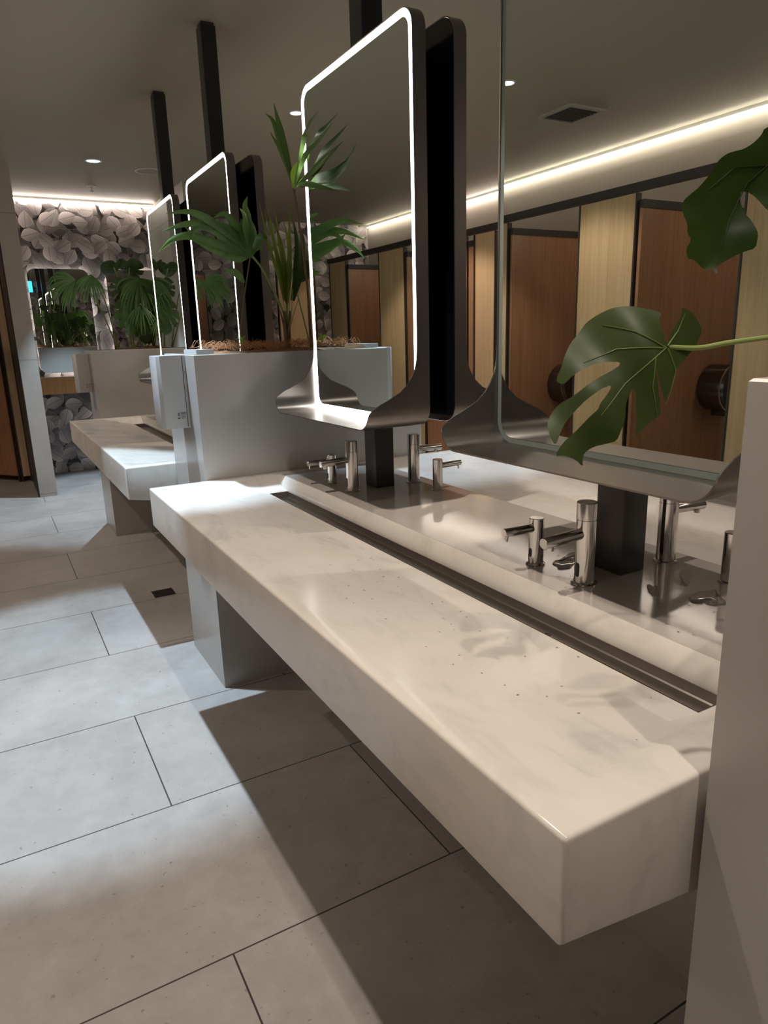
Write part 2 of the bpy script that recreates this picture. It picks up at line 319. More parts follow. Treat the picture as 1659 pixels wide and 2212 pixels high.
wallbox('wall_partition_right', (1.39, 6.5, 0), (1.536, 8.45, CEIL), m_stub)
wallbox('trim_1', (-.186, 6.53, 0), (-.176, FARY, CEIL-.45), m_seam)

# cove strips hung under the ceiling edge
def cove(a, b, label, m=None):
    d = Vector(b)-Vector(a); L = d.length; ax = 0 if abs(d.x) > abs(d.y) else 1
    r = thing('cove_light', label, 'strip light', a, group='ceiling edge strip lights')
    e = Vector(((L if ax == 0 else 0), (L if ax == 1 else 0), 0))
    MB().tube([(0, 0, 0), tuple(e/2), tuple(e)], .0052, 10).build('light_strip', m or m_cove, r)
    w = Vector((.0025, 0, 0)) if ax == 1 else Vector((0, .0025, 0))
    MB().box(tuple(-w+Vector((0, 0, .004))), tuple(e+w+Vector((0, 0, .030)))).build('mounting_rail', m_white, r, smooth=False)
    return r
cove((XL+.03, BACK_Y+.05, CEIL-.03), (XL+.03, FARY-.05, CEIL-.03), 'long lit strip over the cubicles behind the camera aisle, seen in the mirrors')
cove((XR-.03, BACK_Y+.05, CEIL-.03), (XR-.03, FARY-.05, CEIL-.03), 'long lit strip above the cubicles across the counters, seen between the mirrors')
cove((-.025, 7.72, CEIL-.03), (1.385, 7.72, CEIL-.03), 'short lit strip at the ceiling above the leaf-print wall and its two mirrors', m_cove2)

# ------------------------------------------------------------------ cubicle rows
def cub_panel(X, y0, y1, s, label):
    r = thing('cubicle_panel', label, 'cubicle panel', (X, y0, 0), group='pale oak front panels')
    MB().box((-.015, .012, .12), (.015, y1-y0-.012, 2.17), .002).build('panel_board', m_oak, r)
    for yy in (0, y1-y0-.012):
        MB().box((-.02, yy, 0), (.02, yy+.012, 2.17)).build('edge_post', m_seam, r, smooth=False)
    return r
def cub_part(X, y, s, label, depth):
    r = thing('cubicle_door', label, 'door', (X, y, 0), group='brown wooden cubicle boards')
    x0, x1 = sorted((0, s*depth))
    MB().box((x0, -.012, .15), (x1, .012, 2.08), .002).build('board', m_walnut, r)
    MB().box((x0, -.018, 2.08), (x1, .018, 2.13)).build('head_rail', m_seam, r, smooth=False)
    return r
def dispenser(X, y, z, label):
    r = thing('roll_dispenser', label, 'dispenser', (X, y, z), group='round roll dispensers')
    t = Matrix.Rotation(PI/2, 4, 'X')
    MB().lathe([(.0, 0), (.155, 0), (.165, .008), (.165, .19), (.158, .208), (.14, .215), (0, .215)], 40, t, cap=False).build('drum_cover', m_bronze, r)
    MB().lathe([(.164, .176), (.170, .178), (.170, .186), (.164, .188)], 40, t, cap=False).build('rim_band', m_chrome, r)
    MB().box((-.05, -.19, -.195), (.05, -.05, -.15), .006).build('paper_slot', m_bronze, r)
    MB().lathe([(0, .215), (.03, .215), (.03, .220), (0, .220)], 20, t, cap=False).build('lock_button', m_black, r)
    return r
XF = -2.1; XG = 3.46
lp = [(1.62, 2.12, 'nearest the dispenser'), (2.86, 3.36, 'second'), (4.12, 4.62, 'third'), (5.70, 6.22, 'fourth'), (6.98, 7.42, 'last')]
names = ['pale oak panel of the mirrored cubicle row, beside the dark roll dispenser', 'pale oak panel between the two mirrored dispenser stalls', 'pale oak panel of the mirrored row next to the unlit mirror edge', 'narrow pale oak panel mirrored beside the tall palm', 'farthest pale oak panel of the mirrored cubicle row']
for (a, b, _), l in zip(lp, names): cub_panel(XF, a, b, -1, l)
bl = ['brown board with roll dispenser beside the oak panel, seen in the unlit mirror', 'brown board behind the monstera leaf in the unlit mirror', 'brown board mirrored in the lit mirror beside an oak panel', 'brown board deepest in the lit mirror next to the palm']
for y, l in zip((2.86, 4.12, 5.70, 6.98), bl): cub_part(XF, y-.02, -1, l, 1.0)
dispenser(-2.92, 2.828, .915, 'dark round roll dispenser fully seen beside the monstera leaf')
dispenser(-2.66, 4.088, .90, 'dark round roll dispenser half hidden behind the monstera leaf')
def rail(X, label):
    r = MB().box((-.025, 1.0, -.0), (.025, 7.45, .05)).build('header_rail', m_seam, smooth=False); r.location = (X, 0, 2.18)
    tag(r, label, 'header rail'); return r
rail(XF, 'dark rail topping the cubicle row seen in the mirrors')
rail(XG, 'dark rail topping the cubicle row across the counters')
rp = [(4.48, 4.775, 'pale oak panel in the gap between the two big mirrors'), (5.60, 5.86, 'pale oak panel showing under the first lit mirror'), (3.0, 3.5, 'pale oak panel behind the unlit mirror'), (6.4, 6.9, 'pale oak panel behind the first lit mirror')]
for a, b, l in rp[:2]: cub_panel(XG, a, b, 1, l)
for y, y1, l in ((4.88, 5.58, 'brown board between oak panels low behind the first lit mirror shelf'), (4.779, 4.87, 'brown board at the edge of the black mirror back')):
    r = thing('cubicle_door', l, 'door', (XG, y, 0), group='brown wooden cubicle boards')
    L = y1-y
    MB().box((-.012, .004, .15), (.012, L-.004, 2.08), .002).build('board', m_walnut, r)
    MB().box((-.018, 0, 2.08), (.018, L, 2.13)).build('head_rail', m_seam, r, smooth=False)
    MB().box((-.02, 0, 0), (.0, .006, 2.17)).build('edge_post', m_seam, r, smooth=False)
# end cubicles facing the camera
def end_door(x0, x1, y, z0, z1, m, label, name='cubicle_door', rot=0):
    r = thing(name, label, 'door', (x1, y, 0), rot)
    MB().box((x0-x1, -.015, z0), (0, .015, z1), .002).build('board', m, r)
    MB().box((x0-x1, -.02, z1), (0, .02, z1+.04)).build('head_rail', m_seam, r, smooth=False)
    for xx in (x0-x1, -.012): MB().box((xx, -.02, 0), (xx+.012, .02, z1)).build('edge_post', m_seam, r, smooth=False)
    return r
end_door(2.62, 3.0, 7.45, .15, 2.08, m_oak, 'oak door facing the room beyond the tall palm')
end_door(3.0, 3.42, 7.46, .15, 2.08, m_oak, 'oak door half hidden by the edge of the first lit mirror')
end_door(-.275, -.186, 7.45, .055, 2.3, m_oak, 'narrow oak door post strip beside the stone partition')
end_door(-1.9, -1.15, 7.45, .15, 2.08, m_walnut, 'closed brown door at the end of the camera aisle')
dj = end_door(-.75, 0, 0, .06, 2.08, m_walnut, 'brown wooden door standing ajar at the picture edge', rot=math.radians(-52))
dj.location = (-.285, 7.46, 0)
bpy.context.view_layer.update()
MB().tube([(-.68, -.02, 1.0), (-.68, -.05, 1.0), (-.60, -.055, 1.0)], .009).build('handle', m_chrome, dj)

# ------------------------------------------------------------------ counters
def mirrorx(prof): return prof + [(2*XC-x, z) for x, z in reversed(prof)]
def counter(y0, y1, label):
    L = y1-y0
    r = thing('sink_counter', label, 'sink counter', (0, y0, 0), group='double-sided stone sink counters')
    zt = H
    r_ = .006
    def profile(inner, e):
        # e: how far this section is drawn in at a rounded end
        left = [(e+r_-r_*math.cos(PI/2*k/3), zt-e-r_+r_*math.sin(PI/2*k/3)) for k in range(4)]
        top = mirrorx(left + [(x, z-e) for x, z in inner])
        bot = [(2*XC-e, zt-.136+e*.6), (2*XC-.25, zt-.178+e), (.25, zt-.178+e), (e, zt-.136+e*.6)]
        return top + bot
    flat = [(.03, zt), (.384, zt), (.386, zt), (.455, zt), (.457, zt), (.47, zt), (.479, zt)]
    bas = [(.03, zt-.001), (.384, zt-.040), (.386, zt-.040), (.455, zt-.040), (.457, zt-.040), (.460, zt-.024), (.479, zt)]
    cut = [(.03, zt-.001), (.384, zt-.040), (.386, zt-.067), (.455, zt-.067), (.457, zt-.040), (.460, zt-.024), (.479, zt)]
    ends = [(r_*(1-math.cos(PI/2*k/3)), r_*(1-math.sin(PI/2*k/3))) for k in range(4)]   # y, inset
    secs = [(y, flat, e) for y, e in ends] + [(.055, flat, 0), (.127, bas, 0), (.128, bas, 0), (.130, cut, 0), (L-.182, cut, 0), (L-.180, bas, 0), (L-.127, bas, 0), (L-.055, flat, 0)] + [(L-y, flat, e) for y, e in reversed(ends)]
    mb = MB(); vs = mb.grid([[(x, y, z) for x, z in profile(p, e)] for y, p, e in secs], closed=True)
    for ring in (vs[0], vs[-1]): mb.bm.faces.new(ring)
    bmesh.ops.triangulate(mb.bm, faces=[f for f in mb.bm.faces if len(f.verts) > 4])
    mb.build('countertop', m_stone, r, smooth=True, angle=40)
    MB().box((.668, .012, 0), (.692, L-.012, zt-.179), .002).build('support_panel', m_planter, r)
    mb = MB().box((.481, .058, zt-.001), (2*XC-.481, L-.058, zt+.0012), .0008, 1); mb.build('tap_ledge', m_ledge, r)
    for s in (0, 1):
        X = lambda x: x if not s else 2*XC-x
        mb = MB(); prof = [(.3875, zt-.041), (.3875, zt-.060), (.3915, zt-.062), (.4495, zt-.062), (.4535, zt-.060), (.4535, zt-.041)]
        pr2 = [(.3885, zt-.041), (.3885, zt-.0595), (.392, zt-.0612), (.449, zt-.0612), (.4525, zt-.0595), (.4525, zt-.041)]
        ya, yb = .1315, L-.1835
        full = prof + list(reversed(pr2))
        g = mb.grid([[(X(x), y, z) for x, z in full] for y in (ya, yb)], closed=True)
        for yy, sg in ((ya, 1), (yb, -1)):
            mb.face([(X(.3875), yy, zt-.041), (X(.3875), yy, zt-.062), (X(.4535), yy, zt-.062), (X(.4535), yy, zt-.041)])
        ch = mb.build('drain_channel', m_steel, r, smooth=False)
        for yy in ((.477, 1.48) if L > 2 else (.5, 1.5)):
            cm = MB().lathe([(.0085, -.0612), (.0085, -.0595), (.0125, -.0585), (.0130, -.0612)], 20, Matrix.Translation((X(.41), yy, zt)), cap=False)
            cm.build('drain_ring', m_chrome, ch)
            MB().lathe([(0, -.0600), (.0088, -.0600)], 20, Matrix.Translation((X(.41), yy, zt)), cap=False).build('drain_hole', m_dark, ch)
    return r
counter(0, 2.08, 'long pale stone sink counter in the foreground')
counter(2.5565, 4.70, 'pale stone sink counter beyond the grey planter with the coir bed')

# ------------------------------------------------------------------ planters
def planter(y0, y1, label, z1=1.305):
    r = thing('planter_box', label, 'planter', (.205, y0, 0), group='tall grey planters between counters')
    W = 1.155-.205; D = y1-y0
    mb = MB(); t = .022
    o = [(0, 0), (W, 0), (W, D), (0, D)]; i = [(t, t), (W-t, t), (W-t, D-t), (t, D-t)]
    e = .003; oi = [(e, e), (W-e, e), (W-e, D-e), (e, D-e)]
    rows = [[(x, y, 0) for x, y in o], [(x, y, z1-e) for x, y in o], [(x, y, z1) for x, y in oi], [(x, y, z1) for x, y in i], [(x, y, z1-.2) for x, y in i]]
    mb.grid(rows, closed=True); mb.build('planter_body', m_planter, r, angle=30)
    mb = MB(); nx, ny = 24, 10
    rows = []
    for a in range(nx+1):
        rr = []
        for b in range(ny+1):
            x = t+(W-2*t)*a/nx; y = t+(D-2*t)*b/ny
            edge = min(a, nx-a, (b)*2.4, (ny-b)*2.4)/10
            z = z1-.022 + .05*min(1, edge)**.7*(.7+.5*math.sin(a*.9+1)*math.sin(b*.7)*.4) + R_.uniform(-.004, .004)
            if a < 4: z -= .015
            rr.append((x, y, z))
        rows.append(rr)
    mb.grid(rows); mb.build('coir_bed', m_soil, r, angle=180)
    return r
planter(-.475, -.015, 'grey planter with the hanging monstera leaves, cut by the picture edge')
planter(2.083, 2.553, 'grey planter with the orange coir bed and tall palm')
planter(4.703, 5.15, 'grey planter crowded with bushy palms and monstera')
def fibres(y0, y1, count, seed, label, x0=.3, x1=1.13):
    rr = random.Random(seed); mb = MB()
    for k in range(count):
        p = Vector((rr.uniform(x0, x1), rr.uniform(y0+.03, y1-.03), 1.318+rr.uniform(-.006, .012)))
        a = rr.uniform(0, 2*PI); L = rr.uniform(.02, .07); h = rr.uniform(.002, .028)
        d = Vector((math.cos(a), math.sin(a), 0))
        pts = [p - d*L/2, p + Vector((0, 0, h)) + d.cross(Vector((0, 0, 1)))*rr.uniform(-.015, .015), p + d*L/2 + Vector((0, 0, rr.uniform(-.004, .02)))]
        mb.tube(smoothpath(pts, 3), rr.uniform(.0004, .0009), 3, False)
    o = mb.build('coir_fibres', m_coir, smooth=False); tag(o, label, 'coir mulch', kind='stuff')
fibres(2.09, 2.54, 900, 3, 'loose curly orange coir fibres heaped on the planter bed')

# pale blocks at the planter corner
o = MB().box((.225, 2.12, 1.306), (.29, 2.30, 1.322), .002).build('corner_block', m_dryer); tag(o, 'pale flat block on the planter rim before the second lit mirror', 'block')

def dryer(y, z0, z1, label, full=True):
    r = thing('hand_dryer', label, 'hand dryer', (.205, y, z0), group='hand dryers on planter sides')
    h = z1-z0
    mb = MB(); prof = [(0, 0), (-.098, 0), (-.108, .012), (-.108, .085), (-.098, .10), (0, .10)]
    prof = [(-.001, 0), (-.092, 0), (-.104, .010), (-.108, .03), (-.108, .10), (-.104, .12), (-.092, .13), (-.001, .13)]
    rows = []
    for z, k in ((0, .985), (.006, 1), (h-.006, 1), (h, .985)):
        rows.append([(x*k, .065+(yy-.065)*k, z) for x, yy in prof])
    v = mb.grid(rows, closed=True)
    for ring in (v[0], v[-1]): mb.bm.faces.new(ring)
    mb.build('housing', m_dryer, r, angle=25)
    MB().box((-.012, -.001, .004), (-.010, .001, h-.004)).build('casing_seam', m_seam, r, smooth=False)
    MB().box((-.095, .02, -.002), (-.03, .11, .001)).build('air_outlet', m_dark, r, smooth=False)
    lb = MB()
    def bar(x0, x1, za, zb): lb.box((x0, -.0008, za), (x1, .0002, zb))
    for i, (w, zz) in enumerate(((.020, .058), (.017, .055), (.020, .052), (.014, .046), (.018, .041), (.012, .037))): bar(-.034, -.034+w, zz, zz+.0011)
    # crossed bin symbol
    bar(-.046, -.039, .057, .058); bar(-.0455, -.0445, .047, .057); bar(-.0405, -.0395, .047, .057); bar(-.045, -.040, .0465, .0475); bar(-.047, -.038, .036, .040)
    for sgn in (1, -1):
        lb.tube([(-.0425-.004*sgn, -.0006, .045), (-.0425+.004*sgn, -.0006, .059)], .0004, 4)
    lb.build('printed_label', m_ink, r, smooth=False)
    return r
dryer(2.215, 1.035, 1.303, 'pale grey hand dryer on the side of the nearer planted box')
dryer(4.88, 1.02, 1.285, 'pale grey hand dryer on the farther planter below bushy leaves')

# ------------------------------------------------------------------ posts and mirrors
def post(y, label):
    o = thing('mirror_post', label, 'post', (.685, y, 0), group='black posts between counters and ceiling')
    MB().box((-.036, -.038, H+.0013), (.036, .038, CEIL-.012), .006, 3).build('shaft', m_black, o)
    MB().box((-.030, -.032, CEIL-.012), (.030, .032, CEIL)).build('ceiling_collar', m_seam, o, smooth=False)
    return o
MY = [.52, 1.57, 3.10, 4.10]
PY = [.555, 1.612, 3.165, 4.20]
for y, l in zip(PY, ('black square post in front of the unlit mirror shelf taps', 'black square post under the first lit mirror', 'black post reaching the ceiling above the second lit mirror', 'black post reaching the ceiling above the farthest lit mirror')): post(y, l)

def rrpath(y0, y1, z0, z1, rb, rtp, n=10):
    pts = []
    def arc(cy_, cz_, a0, a1, r):
        for k in range(n+1):
            a = a0+(a1-a0)*k/n; pts.append((cy_+r*math.cos(a), cz_+r*math.sin(a)))
    arc(y0+rb, z0+rb, -PI/2, -PI, rb)
    zs = [1.17, 1.18, 1.20, 1.22, 1.24, 1.26, 1.28, 1.30, 1.33, 1.5, 1.8]
    for z in zs:
        if z > z0+rb: pts.append((y0, z))
    arc(y0+rtp, z1-rtp, PI, PI/2, rtp)
    arc(y1-rtp, z1-rtp, PI/2, 0, rtp)
    for z in reversed(zs):
        if z > z0+rb: pts.append((y1, z))
    arc(y1-rb, z0+rb, 0, -PI/2, rb)
    return pts
FX = [(1.0, .437), (1.13, .437), (1.145, .4395), (1.16, .452), (1.17, .474), (1.18, .499), (1.20, .540), (1.225, .569), (1.255, .587), (1.285, .5945), (1.33, .597)]
def frontx(z):
    if z <= FX[0][0]: return FX[0][1]
    for (a, xa), (b, xb) in zip(FX, FX[1:]):
        if z <= b:
            t = (z-a)/(b-a); return xa+(xb-xa)*t
    return .597
def vanity_mirror(y, side, lit, label):
    # built facing -x at origin x=.597; side=-1 faces the other aisle
    r = thing('vanity_mirror', label, 'mirror', (XC, y, 0), 0 if side > 0 else PI, group='shelf mirrors on the black posts')
    ox = XC
    y0, y1, z0, z1 = -.352, .352, 1.098, 2.152
    path = rrpath(y0, y1, z0, z1, .055, .055); cyc = len(path)
    def off(d):
        out = []
        for i, (yy, zz) in enumerate(path):
            p, q = path[(i-1) % cyc], path[(i+1) % cyc]
            ty, tz = q[0]-p[0], q[1]-p[1]; L = math.hypot(ty, tz) or 1
            out.append((yy+tz/L*d, zz-ty/L*d))
        return out
    th = .003; inn = off(th)
    rows = []
    for pts, kind in ((path, 'o'), (inn, 'i')):
        back = [(.637-ox, a, b) for a, b in pts]
        K = 5
        strips = []
        for k in range(K+1):
            strips.append([(.637-ox+(frontx(path[i][1])+(.0008 if kind == 'i' else 0)-.637)*k/K, a, b) for i, (a, b) in enumerate(pts)])
        rows.append(strips)
    allrows = rows[0] + list(reversed(rows[1])) + [rows[0][0]]
    mb = MB(); mb.grid(allrows, closed=True); bmesh.ops.remove_doubles(mb.bm, verts=mb.bm.verts, dist=1e-5)
    mb.build('frame_shelf', m_frame, r, angle=50)
    # plates
    def plate(d, x, m, name, hole=None, th=.003):
        q = off(d); mb = MB()
        a = [mb.bm.verts.new((x-ox, yy, max(zz, z0))) for yy, zz in q]
        if hole is None: mb.bm.faces.new(a)
        else:
            b = [mb.bm.verts.new((x-ox, yy, zz)) for yy, zz in off(hole)]
            for i in range(cyc): mb.bm.faces.new((a[i], a[(i+1) % cyc], b[(i+1) % cyc], b[i]))
        ex = bmesh.ops.extrude_face_region(mb.bm, geom=mb.bm.faces[:])
        bmesh.ops.translate(mb.bm, vec=(th, 0, 0), verts=[g for g in ex['geom'] if isinstance(g, bmesh.types.BMVert)])
        return mb.build(name, m, r, smooth=False)
    bw = .0215 if lit else .0165
    plate(bw, .600, m_mirror, 'mirror_glass')
    plate(.0032, .6005, m_led if lit else m_ledoff, 'light_band', hole=bw)
    plate(.0035, .632, m_blackpanel, 'back_panel', th=.006)
    # mounting block to the post
    if side > 0: MB().box((.638-ox, -.10, 1.45), (.649-ox, .15, 1.95)).build('mounting_plate', m_black, r, smooth=False)
    return r
vanity_mirror(MY[0], 1, False, 'unlit mirror with steel shelf behind the big monstera leaf')
vanity_mirror(MY[1], 1, True, 'tallest glowing mirror with curled steel shelf above the far taps')
vanity_mirror(MY[2], 1, True, 'glowing mirror rising behind the drooping palm leaf')
vanity_mirror(MY[3], 1, True, 'smallest glowing mirror, farthest along the row')
vanity_mirror(MY[0], -1, False, 'mirror facing the other aisle behind the unlit mirror')
vanity_mirror(MY[1], -1, True, 'black-backed mirror facing away behind the tallest glowing mirror')
vanity_mirror(MY[2], -1, True, 'black-backed mirror facing away behind the second glowing mirror')
vanity_mirror(MY[3], -1, True, 'black-backed mirror facing away behind the smallest glowing mirror')

# ------------------------------------------------------------------ taps
def tap(name, x, y, s, R, h, sl, sz, label, cat, seam=True):
    r = thing(name, label, cat, (x, y, H+.0012), 0 if s < 0 else PI, group='chrome taps and soap spouts on the ledge')
    MB().lathe([(0, 0), (R*1.28, 0), (R*1.28, .003), (R*1.1, .005), (0, .005)], 32, cap=False).build('base_collar', m_chrome, r)
    if seam: prof = [(R, .004), (R, h*.79), (R-.0012, h*.79+.0006), (R-.0012, h*.79+.0018), (R, h*.79+.0024), (R, h-.0012), (R-.0012, h), (0, h)]
    else: prof = [(R, .004), (R, h-.0012), (R-.0012, h), (0, h)]
    MB().lathe(prof, 36, cap=False).build('body', m_chrome, r, angle=30)
    # spout
    rr = R*.56
    d = Vector((-1, 0, -.04 if seam else .02)).normalized()
    p0 = Vector((-R*.4, 0, sz)); p1 = p0+d*sl
    mb = MB().tube([p0, p1-d*.002, p1], [rr, rr, rr*.9], 24)
    sp = mb.build('spout', m_chrome, r, angle=40)
    if seam: MB().lathe([(0, -.006), (rr*.62, -.006), (rr*.62, .004)], 20, Matrix.Translation(p1-d*.018+Vector((0, 0, -rr))), cap=False).build('outlet', m_chrome, sp)
    else: MB().tube([p1-d*.010+Vector((0, 0, -rr*.6)), p1-d*.008+Vector((0, 0, -rr-.006)), p1-d*.010+Vector((-.001, 0, -rr-.011))], [.0035, .0028, .002], 10).build('outlet', m_chrome, sp)
    # sensor window: vertical slot on the user's side
    mb = MB(); w = R*.30; a0 = .018 if seam else .020; hh = .030 if seam else .020
    prof = []
    for k in range(24):
        a = 2*PI*k/24; yy = w*math.cos(a)*.8; zz = a0+hh/2+ (hh/2-w)*(1 if math.sin(a) > 0 else -1) + w*math.sin(a)
        ang = PI-.35*0+yy/R
        prof.append((-(R+.0007)*math.cos(yy/R), (R+.0007)*math.sin(yy/R), zz))
    f = mb.bm.faces.new([mb.bm.verts.new(p) for p in prof]); mb.build('sensor_window', m_dark, r, smooth=False)
    return r
tap('sensor_tap', .557, .529, -1, .0205, .172, .105, .108, 'tall chrome sensor tap nearest the camera, by the water puddles', 'tap')
tap('sensor_tap', .564, 1.585, -1, .0205, .170, .105, .108, 'tall chrome sensor tap under the tallest glowing mirror', 'tap')
tap('sensor_tap', .806, .532, 1, .0205, .170, .105, .118, 'tall chrome tap facing the other aisle, just past the nearer black post', 'tap')
tap('sensor_tap', .806, 1.585, 1, .0205, .170, .105, .118, 'tall chrome tap facing the other aisle beside the farther black post', 'tap')
tap('soap_spout', .558, .676, -1, .0165, .107, .085, .085, 'short chrome soap spout beside the tap nearest the camera', 'soap dispenser', False)
tap('soap_spout', .564, 1.742, -1, .0165, .103, .085, .080, 'short chrome soap spout behind the tap under the glowing mirror', 'soap dispenser', False)
tap('soap_spout', .800, .373, 1, .0165, .105, .085, .082, 'short chrome soap spout cut by the near planter edge', 'soap dispenser', False)
tap('soap_spout', .800, 1.427, 1, .0165, .105, .085, .082, 'short chrome soap spout facing the other aisle, right of the farther post', 'soap dispenser', False)

# puddles and drops
def puddle(cx_, cy_, rx, ry, rot, seed, label):
    rr = random.Random(seed); n_ = 40; mb = MB(); ph = [rr.uniform(0, 6.28) for _ in range(5)]
    def ringr(f, z):
        out = []
        for k in range(n_):
            a = 2*PI*k/n_; q = 1+.22*math.sin(2*a+ph[0])+.16*math.sin(3*a+ph[1])+.10*math.sin(5*a+ph[2])+.05*math.sin(9*a+ph[3])
            x, y = rx*q*f*math.cos(a), ry*q*f*math.sin(a)
            out.append((x*math.cos(rot)-y*math.sin(rot), x*math.sin(rot)+y*math.cos(rot), z))
        return out
    g = mb.grid([ringr(1, 0), ringr(.96, .0011), ringr(.85, .0017)], closed=True); mb.bm.faces.new(g[-1])
    o = mb.build('water_puddle', m_water, loc=(cx_, cy_, H+.00125), angle=80); tag(o, label, 'water puddle', 'puddles on the tap ledge'); return o
puddle(.612, .640, .020, .048, -.9, 1, 'wide puddle between the near tap and its soap spout')
puddle(.66, .675, .009, .05, -1.2, 2, 'thin streak of water behind the near tap')
puddle(.690, .340, .024, .050, -1.0, 3, 'large bright puddle near the planter edge')
puddle(.640, .425, .010, .035, -.8, 4, 'small puddle before the near black post')
puddle(.755, .44, .010, .05, -1.0, 5, 'curved water streak by the other-aisle tap base')
rr = random.Random(11); mb = MB()
def dome(x, y, z, r):
    mb.lathe([(r, 0), (r*.8, r*.35), (0, r*.5)], 8, Matrix.Translation((x, y, z)), cap=False)
for k in range(170):
    if k < 110:
        x = rr.uniform(.12, .37); y = min(1.9, max(.1, rr.gauss(.85, .35))); z = H-.001-(x-.03)/.354*.039
    else:
        x = rr.uniform(.49, .88); y = rr.uniform(.15, 1.95); z = H+.0013
        if x > .88: continue
    dome(x, y, z, rr.uniform(.0008, .0024))
for k in range(60): dome(rr.uniform(.50, .86), rr.uniform(.18, .75), H+.0013, rr.uniform(.001, .003))
o = mb.build('water_drops', m_water); tag(o, 'scattered water drops on the near counter and ledge', 'water drops', kind='stuff')

# ------------------------------------------------------------------ floor drain
r = thing('floor_drain', 'small dark square drain in the shaded floor under the counters', 'floor drain', (.235, 3.33, 0))
MB().box((-.056, -.056, 0), (.056, .056, .002)).build('drain_frame', m_black, r, smooth=False)
mb = MB()
for k in range(6): mb.box((-.045, -.045+k*.0165, .002), (.045, -.037+k*.0165, .0035))
mb.build('drain_grate', m_seam, r, smooth=False)

# ------------------------------------------------------------------ far wall
def wall_mirror(x0, x1, label):
    z0, z1 = 1.06, 2.10; r = thing('wall_mirror', label, 'mirror', ((x0+x1)/2, 7.75, 0), group='backlit mirrors on the leaf-print wall')
    w = (x1-x0)/2
    def rr_(hw, za, zb, rad, y0, y1, m, name, hole=None):
        def ring(hw, za, zb, rad):
            pts = []
            for cx_, cz_, a0 in ((hw-rad, zb-rad, 0), (-hw+rad, zb-rad, PI/2), (-hw+rad, za+rad, PI), (hw-rad, za+rad, 1.5*PI)):
                for k in range(9): a = a0+PI/2*k/8; pts.append((cx_+rad*math.cos(a), cz_+rad*math.sin(a)))
            return pts
        q = ring(hw, za, zb, rad); mb = MB()
        if hole: 
            q2 = ring(hw-hole, za+hole, zb-hole, max(.01, rad-hole))
            mb.grid([[(x, y0, z) for x, z in q], [(x, y1, z) for x, z in q], [(x, y1, z) for x, z in q2], [(x, y0, z) for x, z in q2], [(x, y0, z) for x, z in q]], closed=True)
        else:
            g = mb.grid([[(x, y0, z) for x, z in q], [(x, y1, z) for x, z in q]], closed=True); mb.bm.faces.new(g[0]); mb.bm.faces.new(g[-1])
        return mb.build(name, m, r, smooth=False)
    rr_(w, z0, z1, .075, -.040, -.034, m_wmirror, 'mirror_glass')
    rr_(w-.002, z0+.002, z1-.002, .073, -.034, -.028, m_black, 'backing')
    rr_(w-.022, z0+.022, z1-.022, .055, -.028, -.012, m_halo, 'halo_strip', hole=.012)
wall_mirror(.062, .640, 'backlit rounded wall mirror beside the stone partition above the wooden shelf')
wall_mirror(.812, 1.375, 'backlit rounded wall mirror mostly hidden by the bushy planter')
r = thing('vanity_shelf', 'thick orange wood shelf below the backlit wall mirrors', 'shelf', (-.03, 7.40, .86))
MB().box((0, 0, 0), (1.42, .35, .165), .003).build('shelf_board', m_shelfwood, r)
MB().box((.001, .002, .165), (1.419, .35, .172)).build('stone_cap', m_ledge, r, smooth=False)

# ------------------------------------------------------------------ ceiling fittings
def downlight(x, y, rad, label, e, colr):
    r = thing('downlight', label, 'ceiling light', (x, y, CEIL), group='round ceiling downlights')
    m = mat('lit_downlight_lens', (.8, .85, .9), .4, emit=colr, es=e)
    MB().lathe([(rad*1.22, 0), (rad*1.2, -.004), (rad*.98, -.006), (rad*.92, -.001), (rad*.92, 0)], 32, cap=False).build('trim_ring', m_white, r)
    MB().lathe([(rad*.92, -.002), (0, -.002)], 32, cap=False).build('lens', m, r)
    return r
for i, (x, y, pw, colr, ang, kind) in enumerate(DOWNLIGHTS_AND_FILLS):
    lab = ['downlight over the aisle floor before the second counter', 'blue-white downlight on the ceiling before the leaf-print wall', 'small bright downlight beside the top edge of the tallest glowing mirror', 'downlight over the other aisle', 'downlight over the near aisle floor', 'downlight over the near end of the other aisle', 'downlight d', 'fill lamp added for the counter end face', 'small downlight glimpsed at the upper edge of the unlit mirror', 'fill lamp added over the mirrored cubicle row', 'fill lamp added for the cubicles across the counters'][i]
    if i in (1, 2, 8): downlight(x, y, .055 if i == 1 else .04, lab, 2.2 if i == 1 else 5, (.55, .78, 1) if i == 1 else (1, .97, .9))
    l = bpy.data.lights.new('downlight_or_fill_lamp', 'SPOT'); l.energy = pw; l.color = colr; l.spot_size = math.radians(ang); l.spot_blend = .35; l.shadow_soft_size = .018
    lo = bpy.data.objects.new('downlight_or_fill_lamp', l); COL.objects.link(lo); lo.location = (x, y, CEIL-.02)
r = thing('ceiling_speaker', 'round flat speaker in the ceiling half behind the farthest post', 'speaker', (1.04, 6.22, CEIL))
MB().lathe([(.118, 0), (.118, -.005), (.104, -.007)], 40, cap=False).build('trim_ring', m_white, r)
MB().lathe([(.104, -.006), (0, -.006)], 40, cap=False).build('grille', mat('speaker_mesh_grey', (.38, .36, .32), .7), r)
r = thing('sprinkler', 'tiny sprinkler on the ceiling before the leaf-print wall', 'sprinkler', (.673, 7.009, CEIL))
MB().lathe([(.045, 0), (.043, -.006), (.012, -.008), (.010, -.02)], 24, cap=False).build('rose', m_white, r)
MB().lathe([(.004, -.018), (.004, -.045), (.018, -.046), (.018, -.048), (0, -.048)], 16, cap=False).build('head', m_chrome, r)
r = thing('ceiling_vent', 'square ceiling vent seen in the unlit mirror above the cubicles', 'vent', (-2.10, 3.49, CEIL))
mb = MB()
